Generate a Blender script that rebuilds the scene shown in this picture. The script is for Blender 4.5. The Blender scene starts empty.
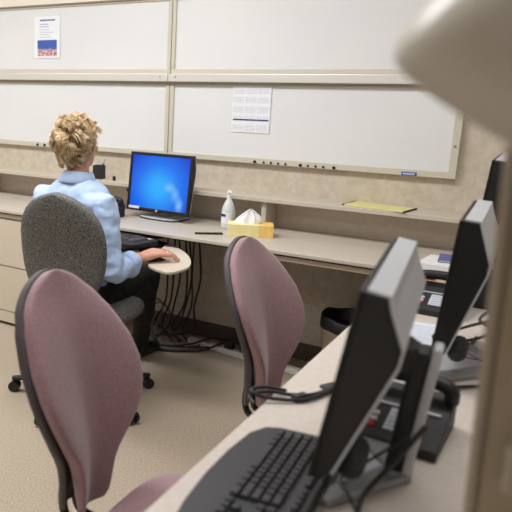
import bpy, bmesh, math, random
from mathutils import Vector, Matrix, noise as mnoise
random.seed(7)
PI = math.pi
C = bpy.context.scene.collection
scn = bpy.context.scene
scn.view_settings.view_transform = 'Standard'
scn.view_settings.look = 'None'
scn.view_settings.gamma = 1
scn.view_settings.use_curve_mapping = False
scn.view_settings.exposure = 0.0
V = Vector

# ------------------------------------------------------------------ materials
def lin(c):
    return tuple((x/255/12.92 if x/255 <= .04045 else ((x/255+.055)/1.055)**2.4) for x in c) + (1,)

def mat(name, col, rough=.6, metal=0, col2=None, scale=20, detail=3, lo=.35, hi=.65, bump=0, bscale=None, spec=.5, coat=0, sheen=0):
    m = bpy.data.materials.new(name); m.use_nodes = True
    nt = m.node_tree; b = nt.nodes['Principled BSDF']
    b.inputs['Base Color'].default_value = lin(col)
    b.inputs['Roughness'].default_value = rough
    b.inputs['Metallic'].default_value = metal
    b.inputs['Specular IOR Level'].default_value = spec
    b.inputs['Coat Weight'].default_value = coat
    b.inputs['Sheen Weight'].default_value = sheen
    tc = nt.nodes.new('ShaderNodeTexCoord')
    if col2 is not None:
        n = nt.nodes.new('ShaderNodeTexNoise'); n.inputs['Scale'].default_value = scale; n.inputs['Detail'].default_value = detail
        r = nt.nodes.new('ShaderNodeValToRGB')
        r.color_ramp.elements[0].position = lo; r.color_ramp.elements[1].position = hi
        r.color_ramp.elements[0].color = lin(col); r.color_ramp.elements[1].color = lin(col2)
        nt.links.new(tc.outputs['Object'], n.inputs['Vector'])
        nt.links.new(n.outputs['Fac'], r.inputs['Fac']); nt.links.new(r.outputs['Color'], b.inputs['Base Color'])
    if bump:
        n2 = nt.nodes.new('ShaderNodeTexNoise'); n2.inputs['Scale'].default_value = bscale or scale; n2.inputs['Detail'].default_value = 4
        bp = nt.nodes.new('ShaderNodeBump'); bp.inputs['Strength'].default_value = bump; bp.inputs['Distance'].default_value = .01
        nt.links.new(tc.outputs['Object'], n2.inputs['Vector'])
        nt.links.new(n2.outputs['Fac'], bp.inputs['Height']); nt.links.new(bp.outputs['Normal'], b.inputs['Normal'])
    return m

M = {}
M['wall'] = mat('wall_vinyl', (208,196,178), .75, col2=(193,179,160), scale=26, detail=8, lo=.35, hi=.7, bump=.15, bscale=60)
M['paint'] = mat('painted_wall', (212,208,202), .7)
M['soffit'] = mat('soffit_paint', (238,228,212), .7)
M['ceil'] = mat('ceiling_tile', (225,222,215), .9, col2=(215,211,203), scale=80, bump=.1)
M['floor'] = mat('speckled_floor', (190,174,154), .55, col2=(160,143,124), scale=150, detail=3, lo=.38, hi=.64)
M['baseb'] = mat('vinyl_base', (88,74,66), .6)
M['board'] = mat('board_white', (232,231,230), .22, col2=(228,227,227), scale=2, spec=.5)
M['frame'] = mat('board_frame', (206,199,182), .45)
M['seam'] = mat('frame_seam', (150,140,122), .6)
M['rail'] = mat('aluminium_rail', (226,220,214), .42, .35)
M['lam'] = mat('desk_laminate', (203,193,180), .42, col2=(194,183,169), scale=90, detail=2)
M['lamedge'] = mat('desk_edge', (214,206,194), .4)
M['lamn'] = mat('peninsula_laminate', (212,200,190), .4, col2=(205,192,181), scale=90, detail=2)
M['gap'] = mat('dark_gap', (30,27,26), .8)
M['apron'] = mat('desk_apron', (196,176,156), .55)
M['shelf'] = mat('shelf_beige', (200,190,174), .5)
M['panel'] = mat('back_panel', (206,193,177), .65, col2=(198,185,169), scale=40)
M['cab'] = mat('cabinet_putty', (212,200,180), .45)
M['black'] = mat('black_plastic', (18,17,18), .45)
M['black2'] = mat('soft_black_plastic', (36,34,35), .6)
M['keyc'] = mat('key_plastic', (44,43,46), .45)
M['keyt'] = mat('brightened_key_plastic', (84,84,89), .35)  # black tray keys, colour lifted to make up for the low light there
M['kbody'] = mat('keyboard_body', (46,44,49), .5)
M['silver'] = mat('silver_plastic', (192,193,198), .4, .1)
M['silver2'] = mat('silver_satin', (150,150,152), .38, .5)
M['chrome'] = mat('chrome', (190,190,190), .2, 1)
M['off'] = mat('dark_screen', (16,16,18), .18)
M['purple'] = mat('mauve_fabric', (166,130,136), .85, col2=(152,117,123), scale=130, detail=3, bump=.12, bscale=300, sheen=.5)
M['pshell'] = mat('mauve_grey_shell', (74,65,68), .55)
M['tweed'] = mat('grey_tweed', (62,61,60), .95, col2=(142,140,136), scale=240, detail=2, lo=.36, hi=.66, bump=.3, bscale=240)
M['shirt'] = mat('blue_shirt', (186,207,242), .8, col2=(182,203,236), scale=25, bump=.2, bscale=18)
M['trouser'] = mat('black_trousers', (22,21,23), .9, bump=.1, bscale=30)
M['skin'] = mat('skin', (222,168,146), .5, col2=(211,150,128), scale=18)
M['hair'] = mat('blond_hair', (160,128,90), .5, col2=(222,194,152), scale=30, detail=3, lo=.36, hi=.64)
M['hairl'] = mat('light_blond_hair', (198,166,124), .5, col2=(242,222,186), scale=40, lo=.35, hi=.6)
M['hairb'] = mat('blond_hair_base', (150,114,76), .7, col2=(104,76,50), scale=60)
M['nail'] = mat('dark_nail', (90,28,34), .25)
M['white'] = mat('white_plastic', (232,231,228), .4)
M['paper'] = mat('white_paper', (238,238,240), .7)
M['paperb'] = mat('pale_paper', (228,230,238), .7)
M['ink'] = mat('grey_ink', (150,160,182), .8)
M['ink2'] = mat('pink_ink', (206,180,196), .8)
M['blueink'] = mat('blue_ink', (70,98,158), .7)
M['navy'] = mat('navy_ink', (44,54,120), .6)
M['yellow'] = mat('yellow_card', (224,216,148), .6)
M['tisy'] = mat('pale_yellow_box', (244,233,180), .6, col2=(240,224,152), scale=25)
M['tiso'] = mat('orange_box', (238,190,92), .6, col2=(246,212,130), scale=30)
M['tissue'] = mat('tissue', (246,244,242), .9)
M['bottle'] = mat('frosted_bottle', (214,218,214), .3)
M['red'] = mat('red_plastic', (190,40,36), .4)
M['led'] = mat('pale_button', (220,214,210), .4)
M['lcd'] = mat('phone_card', (196,196,206), .5)
M['bin'] = mat('beige_bin', (150,134,114), .55)
M['bag'] = mat('black_bag', (26,24,24), .45, bump=.4, bscale=30)
M['tray'] = mat('tray_beige', (214,202,184), .5)
M['lamp'] = mat('lamp_taupe', (198,191,180), .35)
M['lampd'] = mat('lamp_column', (154,140,116), .55)
M['lampl'] = mat('lamp_column_edge', (160,148,130), .5)
M['bluebook'] = mat('blue_cover', (84,92,150), .5)
M['cream'] = mat('cream_card', (206,190,166), .7)
M['cable'] = mat('black_cable', (28,26,26), .5)
M['cableg'] = mat('grey_cable', (110,104,98), .5)
M['eye'] = mat('eye', (60,70,80), .2)
M['lip'] = mat('lip', (180,100,96), .5)

def emis(name, col, s):
    m = bpy.data.materials.new(name); m.use_nodes = True
    b = m.node_tree.nodes['Principled BSDF']
    b.inputs['Base Color'].default_value = (0.02,.02,.02,1)
    b.inputs['Emission Color'].default_value = lin(col); b.inputs['Emission Strength'].default_value = s
    return m
M['diff'] = emis('lit_diffuser', (250,250,250), 3.0)

def screen_mat():
    m = bpy.data.materials.new('blue_desktop'); m.use_nodes = True
    nt = m.node_tree; b = nt.nodes['Principled BSDF']
    b.inputs['Base Color'].default_value = (.005,.005,.01,1); b.inputs['Roughness'].default_value = .35
    tc = nt.nodes.new('ShaderNodeTexCoord')
    def blob(cx, cz, sx, sz):
        mp = nt.nodes.new('ShaderNodeMapping'); mp.vector_type = 'POINT'
        mp.inputs['Location'].default_value = (-cx/sx, 0, -cz/sz); mp.inputs['Scale'].default_value = (1/sx, 0, 1/sz)
        g = nt.nodes.new('ShaderNodeTexGradient'); g.gradient_type = 'SPHERICAL'
        nt.links.new(tc.outputs['Object'], mp.inputs['Vector']); nt.links.new(mp.outputs['Vector'], g.inputs['Vector'])
        return g.outputs['Fac']
    r = nt.nodes.new('ShaderNodeValToRGB'); e = r.color_ramp.elements
    e[0].position = 0; e[0].color = lin((6,62,205)); e[1].position = .85; e[1].color = lin((40,170,250))
    k = e.new(.42); k.color = lin((8,112,235))
    nt.links.new(blob(.0, -.03, .26, .24), r.inputs['Fac'])
    last = r.outputs['Color']
    for (cx, cz, sx, sz, s) in ((.075,-.02,.045,.035,.55),(.115,-.06,.035,.05,.5),(.145,-.115,.032,.055,.7)):
        mx = nt.nodes.new('ShaderNodeMix'); mx.data_type = 'RGBA'
        mu = nt.nodes.new('ShaderNodeMath'); mu.operation = 'MULTIPLY'; mu.inputs[1].default_value = s
        nt.links.new(blob(cx, cz, sx, sz), mu.inputs[0]); nt.links.new(mu.outputs[0], mx.inputs['Factor'])
        nt.links.new(last, mx.inputs['A']); mx.inputs['B'].default_value = lin((150,215,250))
        last = mx.outputs['Result']
    nt.links.new(last, b.inputs['Emission Color']); b.inputs['Emission Strength'].default_value = 1.0
    return m
M['screen'] = screen_mat()

def crowd_mat():
    # a small printed picture: blue upper part, a row of pale and red figures below
    m = bpy.data.materials.new('printed_picture'); m.use_nodes = True
    nt = m.node_tree; b = nt.nodes['Principled BSDF']; b.inputs['Roughness'].default_value = .6
    tc = nt.nodes.new('ShaderNodeTexCoord'); sp = nt.nodes.new('ShaderNodeSeparateXYZ')
    nt.links.new(tc.outputs['Object'], sp.inputs[0])
    n = nt.nodes.new('ShaderNodeTexNoise'); n.inputs['Scale'].default_value = 90
    nt.links.new(tc.outputs['Object'], n.inputs['Vector'])
    ad = nt.nodes.new('ShaderNodeMath'); ad.operation = 'MULTIPLY_ADD'; ad.inputs[1].default_value = .06; nt.links.new(n.outputs['Fac'], ad.inputs[0]); nt.links.new(sp.outputs['Z'], ad.inputs[2])
    r = nt.nodes.new('ShaderNodeValToRGB'); r.color_ramp.interpolation = 'CONSTANT'
    r.color_ramp.elements[0].color = (0,0,0,1); r.color_ramp.elements[1].position = .020; r.color_ramp.elements[1].color = (1,1,1,1)
    nt.links.new(ad.outputs[0], r.inputs['Fac'])
    r2 = nt.nodes.new('ShaderNodeValToRGB'); e = r2.color_ramp.elements
    e[0].position = .35; e[0].color = lin((150,60,70)); e[1].position = .65; e[1].color = lin((235,215,215))
    n2 = nt.nodes.new('ShaderNodeTexNoise'); n2.inputs['Scale'].default_value = 70
    nt.links.new(tc.outputs['Object'], n2.inputs['Vector']); nt.links.new(n2.outputs['Fac'], r2.inputs['Fac'])
    mx = nt.nodes.new('ShaderNodeMix'); mx.data_type = 'RGBA'
    nt.links.new(r.outputs['Color'], mx.inputs['Factor']); nt.links.new(r2.outputs['Color'], mx.inputs['A']); mx.inputs['B'].default_value = lin((62,92,176))
    nt.links.new(mx.outputs['Result'], b.inputs['Base Color'])
    return m
M['crowd'] = crowd_mat()

def calendar_mat():
    # printed date grids: 3 months across, 5 rows down, small pinkish-grey numerals
    m = bpy.data.materials.new('calendar_print'); m.use_nodes = True
    nt = m.node_tree; b = nt.nodes['Principled BSDF']; b.inputs['Roughness'].default_value = .7
    tc = nt.nodes.new('ShaderNodeTexCoord'); sp = nt.nodes.new('ShaderNodeSeparateXYZ'); nt.links.new(tc.outputs['Object'], sp.inputs[0])
    def math_(op, a, v=None, w=None):
        n = nt.nodes.new('ShaderNodeMath'); n.operation = op
        for i, q in enumerate((a, v, w)):
            if q is None: continue
            if isinstance(q, (int, float)): n.inputs[i].default_value = q
            else: nt.links.new(q, n.inputs[i])
        return n.outputs[0]
    def cells(o, off, period, lo, hi):
        f = math_('FRACT', math_('DIVIDE', math_('ADD', o, off), period))
        return math_('MULTIPLY', math_('GREATER_THAN', f, lo), math_('LESS_THAN', f, hi))
    x, z = sp.outputs['X'], sp.outputs['Z']
    k = cells(x, 1.105, .009, .15, .75)
    k = math_('MULTIPLY', k, cells(z, 1.0, .0078, .2, .75))
    k = math_('MULTIPLY', k, cells(x, 1.105-.105-1+.105, .072, 0, .9))
    k = math_('MULTIPLY', k, cells(z, 1.0+.008, .0505, .12, .78))
    n = nt.nodes.new('ShaderNodeTexNoise'); n.inputs['Scale'].default_value = 140; nt.links.new(tc.outputs['Object'], n.inputs['Vector'])
    k = math_('MULTIPLY', k, math_('GREATER_THAN', n.outputs['Fac'], .42))
    mx = nt.nodes.new('ShaderNodeMix'); mx.data_type = 'RGBA'; nt.links.new(k, mx.inputs['Factor'])
    mx.inputs['A'].default_value = lin((238,238,242)); mx.inputs['B'].default_value = lin((190,188,208))
    nt.links.new(mx.outputs['Result'], b.inputs['Base Color'])
    return m

# ------------------------------------------------------------------ mesh helpers
def frame_of(t, ref):
    t = t.normalized(); s = ref - t*ref.dot(t)
    if s.length < 1e-5:
        ref = V((0,1,0)) if abs(t.y) < .9 else V((1,0,0)); s = ref - t*ref.dot(t)
    s.normalize(); return s, s.cross(t)

class MB:
    def __init__(self): self.bm = bmesh.new()
    def box(self, x0, x1, y0, y1, z0, z1, mtx=None):
        p = [V((x,y,z)) for z in (z0,z1) for y in (y0,y1) for x in (x0,x1)]
        if mtx is not None: p = [mtx @ q for q in p]
        v = [self.bm.verts.new(q) for q in p]
        for f in ((0,2,3,1),(4,5,7,6),(0,1,5,4),(2,6,7,3),(0,4,6,2),(1,3,7,5)): self.bm.faces.new([v[i] for i in f])
        return self
    def loft(self, rings, cap=True, closed=True):
        R = [[self.bm.verts.new(p) for p in r] for r in rings]; n = len(R[0])
        for a, b in zip(R, R[1:]):
            for i in range(n if closed else n-1):
                j = (i+1) % n; self.bm.faces.new((a[i], a[j], b[j], b[i]))
        if cap: self.bm.faces.new(R[0][::-1]); self.bm.faces.new(R[-1])
        return self
    def tube(self, pts, r, n=8, ref=V((0,0,1)), round_ends=False, pw=1.0):
        """pts: positions, r: radius or list of radius / (rx, rz)"""
        pts = [V(p) for p in pts]; N = len(pts)
        rs = r if isinstance(r, (list, tuple)) and len(r) == N else [r]*N
        rings = []
        prev = None
        for i, p in enumerate(pts):
            t = (pts[min(i+1,N-1)] - pts[max(i-1,0)])
            if prev is None: s, u = frame_of(t, ref)
            else: s, u = frame_of(t, prev)
            prev = s
            rx, rz = rs[i] if isinstance(rs[i], (list, tuple)) else (rs[i], rs[i])
            ring = []
            for k in range(n):
                a = 2*PI*k/n; c, d = math.cos(a), math.sin(a)
                if pw != 1: c = math.copysign(abs(c)**pw, c); d = math.copysign(abs(d)**pw, d)
                ring.append(p + s*rx*c + u*rz*d)
            rings.append(ring)
        if round_ends:
            def capr(i, sgn):
                t = (pts[1]-pts[0]) if i == 0 else (pts[-1]-pts[-2]); t = t.normalized()*sgn
                rr = rs[i] if not isinstance(rs[i], (list, tuple)) else min(rs[i]); out = []
                for q in (.45,.8,.97):
                    k = math.sqrt(1-q*q)
                    out.append([pts[i] + (v-pts[i])*k + t*rr*q for v in rings[i]])
                return out
            a = capr(0,-1)[::-1]; b = capr(N-1 if N-1 else 0, 1) if N > 1 else []
            # capr for the last index
            rings = a + rings + b
        return self.loft(rings)
    def lathe(self, prof, o=V((0,0,0)), axis=V((0,0,1)), n=24):
        o = V(o); axis = V(axis).normalized(); s, u = frame_of(axis, V((1,0,0)))
        rings = [[o + axis*z + (s*math.cos(2*PI*k/n) + u*math.sin(2*PI*k/n))*max(r,1e-4) for k in range(n)] for r, z in prof]
        return self.loft(rings)
    def prism(self, poly, axis, a0, a1):
        """poly in the two other axes (cyclic order), extruded along axis (0,1,2)"""
        def mk(p, a):
            q = [0,0,0]; o = [(1,2),(0,2),(0,1)][axis]; q[axis] = a; q[o[0]] = p[0]; q[o[1]] = p[1]; return V(q)
        return self.loft([[mk(p,a0) for p in poly],[mk(p,a1) for p in poly]])
    def ball(self, c, r, n=10, squash=(1,1,1)):
        c = V(c); rings = []
        for i in range(1, n):
            th = PI*i/n
            rings.append([c + V((r*squash[0]*math.sin(th)*math.cos(2*PI*k/(2*n)), r*squash[1]*math.sin(th)*math.sin(2*PI*k/(2*n)), r*squash[2]*math.cos(th))) for k in range(2*n)])
        return self.loft(rings)
    def build(self, name, m, parent=None, smooth=None, bevel=0, seg=2, mtx=None):
        bm = self.bm
        if mtx is not None: bmesh.ops.transform(bm, matrix=mtx, verts=bm.verts)
        bmesh.ops.recalc_face_normals(bm, faces=bm.faces)
        me = bpy.data.meshes.new(name); bm.to_mesh(me); bm.free()
        o = bpy.data.objects.new(name, me); C.objects.link(o)
        me.materials.append(m)
        if parent is not None: o.parent = parent
        if bevel:
            b = o.modifiers.new('bevel', 'BEVEL'); b.width = bevel; b.segments = seg; b.limit_method = 'ANGLE'; b.angle_limit = math.radians(40)
            b.harden_normals = False
        if smooth:
            for p in me.polygons: p.use_smooth = True
            me.set_sharp_from_angle(angle=math.radians(smooth))
        return o

def tag(o, label=None, cat=None, group=None, kind=None):
    if label: o['label'] = label
    if cat: o['category'] = cat
    if group: o['group'] = group
    if kind: o['kind'] = kind
    return o
def thing(name, label, cat, loc=(0,0,0), rotz=0, group=None):
    o = bpy.data.objects.new(name, None); C.objects.link(o); o.location = loc; o.rotation_euler = (0,0,rotz)
    o.empty_display_size = .05
    return tag(o, label, cat, group)
def struct(name, mb, m, **k):
    return tag(mb.build(name, m, **k), kind='structure')
def kids(o): return [c for c in C.objects if c.parent is o]
def copy_tree(o, parent=None):
    c = o.copy(); C.objects.link(c); c.parent = parent
    for ch in kids(o): copy_tree(ch, c)
    return c
def spline(pts, n=8):
    pts = [V(p) for p in pts]; P = [pts[0]*2-pts[1]] + pts + [pts[-1]*2-pts[-2]]; out = []
    for i in range(1, len(P)-2):
        a, b, c, d = P[i-1], P[i], P[i+1], P[i+2]
        for k in range(n):
            t = k/n
            out.append(.5*((2*b)+(c-a)*t+(2*a-5*b+4*c-d)*t*t+(3*b-a-3*c+d)*t**3))
    out.append(pts[-1]); return out
def bake(o, mods):
    """apply a list of (type, settings) modifiers to the object and keep the resulting mesh"""
    for t, kw in mods:
        md = o.modifiers.new(t.lower(), t)
        for k, v in kw.items(): setattr(md, k, v)
    dg = bpy.context.evaluated_depsgraph_get(); dg.update()
    me = bpy.data.meshes.new_from_object(o.evaluated_get(dg), depsgraph=dg)
    o.modifiers.clear(); old = o.data; o.data = me; me.name = old.name; bpy.data.meshes.remove(old)
    for p in me.polygons: p.use_smooth = True

# ------------------------------------------------------------------ camera
H = 1.451
yaw, pit, rol = math.radians(-33.18), math.radians(13.24), math.radians(1.38)
fw = V((math.sin(yaw)*math.cos(pit), math.cos(yaw)*math.cos(pit), -math.sin(pit)))
rt = V((math.cos(yaw), -math.sin(yaw), 0)); up = rt.cross(fw)
r2 = rt*math.cos(rol) + up*math.sin(rol); u2 = -rt*math.sin(rol) + up*math.cos(rol)
cd = bpy.data.cameras.new('camera'); cam = bpy.data.objects.new('camera', cd); C.objects.link(cam)
cam.matrix_world = Matrix(((r2.x,u2.x,-fw.x,0),(r2.y,u2.y,-fw.y,0),(r2.z,u2.z,-fw.z,H),(0,0,0,1)))
cd.sensor_fit = 'HORIZONTAL'; cd.sensor_width = 36; cd.lens = 684.1/512*36
cd.shift_x = (256-128)/512; cd.clip_start = .02
cd.dof.use_dof = True; cd.dof.focus_distance = 3.15; cd.dof.aperture_fstop = 3.7
scn.camera = cam

# ------------------------------------------------------------------ room
XL, XR, YF, YB, ZC = -5.6, 1.6, -1.6, 3.64, 2.75
struct('floor', MB().box(XL,XR,YF,YB,-.05,0), M['floor'])
struct('ceiling', MB().box(XL,XR,YF,YB,ZC,ZC+.05), M['ceil'])
struct('wall_back', MB().box(XL,XR,YB,YB+.08,-.05,ZC+.05), M['wall'])
struct('wall_left', MB().box(XL-.08,XL,YF,YB,-.05,ZC+.05), M['paint'])
struct('wall_right', MB().box(XR,XR+.08,YF,YB,-.05,ZC+.05), M['paint'])
struct('wall_front', MB().box(XL,XR,YF-.08,YF,-.05,ZC+.05), M['paint'])
struct('trim_1', MB().box(XL,XR,YB-.045,YB,2.008,ZC), M['soffit'])
struct('trim_2', MB().box(XL,-.40,YB-.043,YB,2.0,2.008), M['seam'])
struct('baseboard_back', MB().box(XL,XR,YB-.012,YB,0,.1), M['baseb'], bevel=.004)

def ceiling_light(x, y, where):
    t = thing('ceiling_light', f'recessed fluorescent ceiling light {where}', 'ceiling light', (x,y,ZC-.03), 0, 'fluorescent ceiling lights')
    f = MB()
    for a in ((-.62,.62,-.32,-.28),(-.62,.62,.28,.32),(-.62,-.58,-.28,.28),(.58,.62,-.28,.28)): f.box(*a,0,.03)
    f.build('light_frame', M['white'], t)
    MB().box(-.58,.58,-.28,.28,.012,.03).build('diffuser', M['diff'], t)
for x, y, e, w in ((-3.9,2.0,35,'left of the seated woman'),(-2.0,2.1,37,'above the seated woman'),(-.1,2.1,10,'above the peninsula desk'),
                (-3.9,-.1,6,'at the near left corner of the room'),(-2.0,-.1,7.5,'behind the mauve chairs'),(-.1,-.1,2.5,'above the photographer')):
    ceiling_light(x, y, w)
    ld = bpy.data.lights.new('fluorescent', 'AREA'); ld.shape = 'RECTANGLE'; ld.size = 1.16; ld.size_y = .56; ld.energy = e; ld.color = (.965,.985,1)
    lo = bpy.data.objects.new('fluorescent', ld); C.objects.link(lo); lo.location = (x,y,ZC-.035)
w = bpy.data.worlds.new('world'); scn.world = w; w.use_nodes = True
w.node_tree.nodes['Background'].inputs[0].default_value = (1,.97,.93,1); w.node_tree.nodes['Background'].inputs[1].default_value = .25

# ------------------------------------------------------------------ whiteboards
def whiteboard(x0, x1, z0, z1, label, fr=(.03,.03,.03,.03), yf=3.61):
    """fr: frame widths left, right, bottom, top"""
    t = thing('whiteboard', label, 'whiteboard', ((x0+x1)/2, yf+.012, z0))
    hw = (x1-x0)/2; h = z1-z0; L, R, B, T = fr
    y0, y1 = -.014, .016
    MB().box(-hw+L*.6, hw-R*.6, -.004, .014, B*.6, h-T*.6).build('writing_surface', M['board'], t)
    f = MB().box(-hw,hw,y0,y1,0,B).box(-hw,hw,y0,y1,h-T,h).box(-hw,-hw+L,y0,y1,B,h-T).box(hw-R,hw,y0,y1,B,h-T)
    f.build('frame', M['frame'], t, bevel=.003)
    return t
XD = -2.093
b_ul = whiteboard(-5.2, XD-.002, 1.580, 2.0, 'upper left wall whiteboard with a printed notice taped on it', (.03,.024,.026,.012))
b_ur = whiteboard(XD+.002, -.40, 1.580, 2.0, 'upper right wall whiteboard, blank, partly behind the lamp head', (.024,.03,.026,.012))
b_ll = whiteboard(-5.2, XD-.002, 1.093, 1.526, "lower left wall whiteboard behind the seated woman's head", (.03,.026,.033,.012))
b_lr = whiteboard(XD+.002, -.493, 1.093, 1.526, 'lower right wall whiteboard with the calendar on it and dark dots on its lower frame', (.026,.036,.033,.012))
def dots(t, lst, r=.006, mk='black'):
    for x, z in lst:
        MB().lathe([(r*.7,-.006),(r,-.004),(r,.003)], (0,0,0), (0,1,0), 10).build('screw_cap', M[mk], t).location = (x - t.location.x, -.017, z - t.location.z)
dots(b_ll, [(-3.118,1.107),(-3.056,1.107)], .009)
dl = [(255.5,161.8),(264.7,162.2),(271.8,163.1),(278.9,163.5),(286,164.2),(300.6,165.5),(308,166),(315.4,166.5),(323,167.2),(333.2,168)]
xs = [-1.526,-1.472,-1.430,-1.388,-1.346,-1.262,-1.220,-1.178,-1.137,-1.080]
for i, x in enumerate(xs): dots(b_lr, [(x,1.104)], .0085 if i in (0,5,9) else .006)
dots(b_lr, [(-.513,1.25)], .006, 'seam')
lb = MB().box(-.036,.036,-.0165,-.014,-.009,.009).build('maker_label', M['blueink'], b_lr); lb.location = (-.705 - b_lr.location.x, 0, 1.103-1.093); tag(lb, 'small blue maker label')
tx = MB()
for i in range(7): tx.box(-.028+i*.008,-.023+i*.008,-.0175,-.0165,-.004,.004)
tx.build('lettering', M['paperb'], lb)

def rail(x0, x1, label):
    t = thing('marker_rail', label, 'rail', ((x0+x1)/2, 3.61, 1.533))
    hw = (x1-x0)/2
    MB().box(-hw,hw,-.032,.03,0,.046).build('rail_profile', M['rail'], t, bevel=.004)
    MB().box(-hw,hw,-.024,.03,-.006,0).build('rail_shadow_strip', M['seam'], t)  # darker strip: the rail's shadow line put into colour
    for s in ((-hw+.05, hw-.05)):
        q = MB().lathe([(.003,-.002),(.005,0),(.005,.002)], (0,0,0), (0,1,0), 8).build('rivet', M['seam'], t); q.location = (s,-.033,.027)
rail(-5.2, XD-.0015, 'pale aluminium rail between the two left whiteboards')
rail(XD+.0015, -.40, 'pale aluminium rail between the two right whiteboards')

def text_lines(mb, x0, x1, z0, z1, rows, y, h=.003, rnd=.5):
    for i in range(rows):
        z = z1 - (z1-z0)*(i+.5)/rows
        xe = x0 + (x1-x0)*(1-rnd*random.random()); mb.box(x0, xe, y, y+.0004, z-h/2, z+h/2)
# notice
t = thing('notice_sheet', 'printed notice with a blue picture taped to the upper left whiteboard', 'paper notice', (-3.037,3.6135,1.675))
MB().box(-.108,.108,0,.001,0,.262).build('sheet', M['paper'], t)
q = MB().box(-.082,.082,0,.0008,-.05,.05).build('picture', M['crowd'], t); q.location = (0,-.001,.064)
MB().box(-.06,.068,-.0009,-.0003,.234,.242).build('heading', M['blueink'], t)
tl = MB(); text_lines(tl, -.06,.02,.19,.22,2,-.0009,.004,.4); text_lines(tl, -.06,.06,.125,.185,4,-.0009,.002,.6); tl.build('text_lines', M['ink'], t)
# calendar
t = thing('wall_calendar', 'white yearly calendar sheet with a blue bar hanging on the lower right whiteboard', 'calendar', (-1.572,3.6135,1.262))
MB().box(-.115,.115,0,.001,0,.263).build('sheet', calendar_mat(), t)
MB().box(-.105,.108,-.0009,-.0003,.066,.0735).build('blue_bar', M['navy'], t)

# ------------------------------------------------------------------ back desk, shelf, cabinet
DZ = .75
t = thing('wall_shelf', 'long beige shelf with taupe back panel running along the wall under the whiteboards', 'shelf', (-1.9,3.64,DZ))
MB().box(-3.3,2.6,-.19,0,.157,.181).build('shelf_board', M['shelf'], t, bevel=.003)
MB().box(-3.3,2.6,-.012,0,.0,.157).build('back_panel', M['panel'], t)
for x in (.50,-1.6,2.2): MB().box(x-.014,x+.014,-.165,-.012,0,.157).build('divider', M['shelf'], t, bevel=.002)
for x in (-.483,): 
    q = MB().lathe([(.009,-.003),(.012,0),(.012,.004)], (0,0,0), (0,1,0), 12).build('grommet', M['black'], t); q.location = (x,-.014,.112)
t = thing('wall_desk', 'long beige worktop along the back wall holding the lit monitor', 'desk', (-1.9,3.34,0))
MB().box(-3.3,3.2,-.30,.30,DZ-.020,DZ).build('worktop', M['lam'], t, bevel=.004)
MB().box(-3.3,3.2,-.292,.30,DZ-.026,DZ-.020).build('gap_shade_strip', M['gap'], t)  # solid near-black slab, the shade between worktop and apron painted in
for x0, x1 in ((-3.3,-.62),(.66,3.2)): MB().box(x0,x1,-.285,-.262,DZ-.052,DZ-.026).build('apron', M['apron'], t, bevel=.002)
for x in (-3.2,-1.70,2.6): MB().box(x-.015,x+.015,-.22,.28,0,DZ-.052).build('support_panel', M['panel'], t)

def cabinet(x0, x1, label):
    t = thing('file_cabinet', label, 'cabinet', ((x0+x1)/2,3.30,0)); hw = (x1-x0)/2
    MB().box(-hw,hw,-.225,.24,.02,DZ-.056).build('body', M['cab'], t)
    MB().box(-hw,hw,-.215,.23,0,.02).build('base_recess', M['gap'], t)
    MB().box(-hw+.003,hw-.003,-.240,-.225,.02,.094).build('plinth', M['cab'], t, bevel=.003)
    for z0, z1 in ((.098,.3895),(.3925,.688)):
        d = MB().box(-hw+.003,hw-.003,-.243,-.225,z0,z1).build('drawer', M['cab'], t, bevel=.004)
        MB().box(-hw+.01,hw-.01,-.2435,-.238,z1-.0025,z1+.001).build('finger_pull', M['seam'], d)
cabinet(-3.42,-2.52,'putty two-drawer lateral file cabinet under the left end of the worktop')

# items on the shelf
t = thing('pen_cup', "black square mesh pen cup on the shelf beside the woman's head", 'pen cup', (-2.535,3.52,.931), .2)
cup = MB()
for a in ((-.031,.031,-.031,-.028),(-.031,.031,.028,.031),(-.031,-.028,-.028,.028),(.028,.031,-.028,.028)): cup.box(*a,.003,.085)
cup.box(-.031,.031,-.031,.031,0,.003); cup.build('cup_wall', M['black2'], t, bevel=.001)
def pen(name, label, a, b, m, capm, r=.0045, group=None, cap_at=.3):
    a, b = V(a), V(b); t = thing(name, label, 'pen', a, 0, group); d = b-a
    MB().tube([d*0, d*(1-cap_at)], r, 8).build('barrel', m, t, smooth=40)
    MB().tube([d*(1-cap_at), d*.98, d], [r*1.15, r*1.15, r*.6], 8).build('cap', capm, t, smooth=40)
pen('pen', 'grey-blue pen leaning right in the black pen cup', (-2.55,3.52,.938), (-2.495,3.525,1.062), M['bluebook'], M['silver'])
pen('pen', 'short dark pen standing upright in the black pen cup', (-2.525,3.535,.938), (-2.515,3.54,1.04), M['black'], M['navy'])
MB().box(-.008,.008,-.008,.008,0,.027).build('binder_clip', M['black2'], bevel=.002).location = (-2.405,3.50,.9315)
tag(C.objects['binder_clip'], 'tiny black clip standing on the shelf right of the pen cup', 'clip')
t = thing('yellow_folder', 'pale yellow folder with dark ends lying on the wall shelf', 'folder', (-.815,3.545,.9315), -.16)
MB().box(-.155,.155,-.082,.076,0,.006).build('cover', M['yellow'], t, bevel=.001)
for s in (-1,1): MB().box(s*.155-.004,s*.155+.004,-.084,.078,0,.007).build('binding', M['black2'], t)

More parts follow.
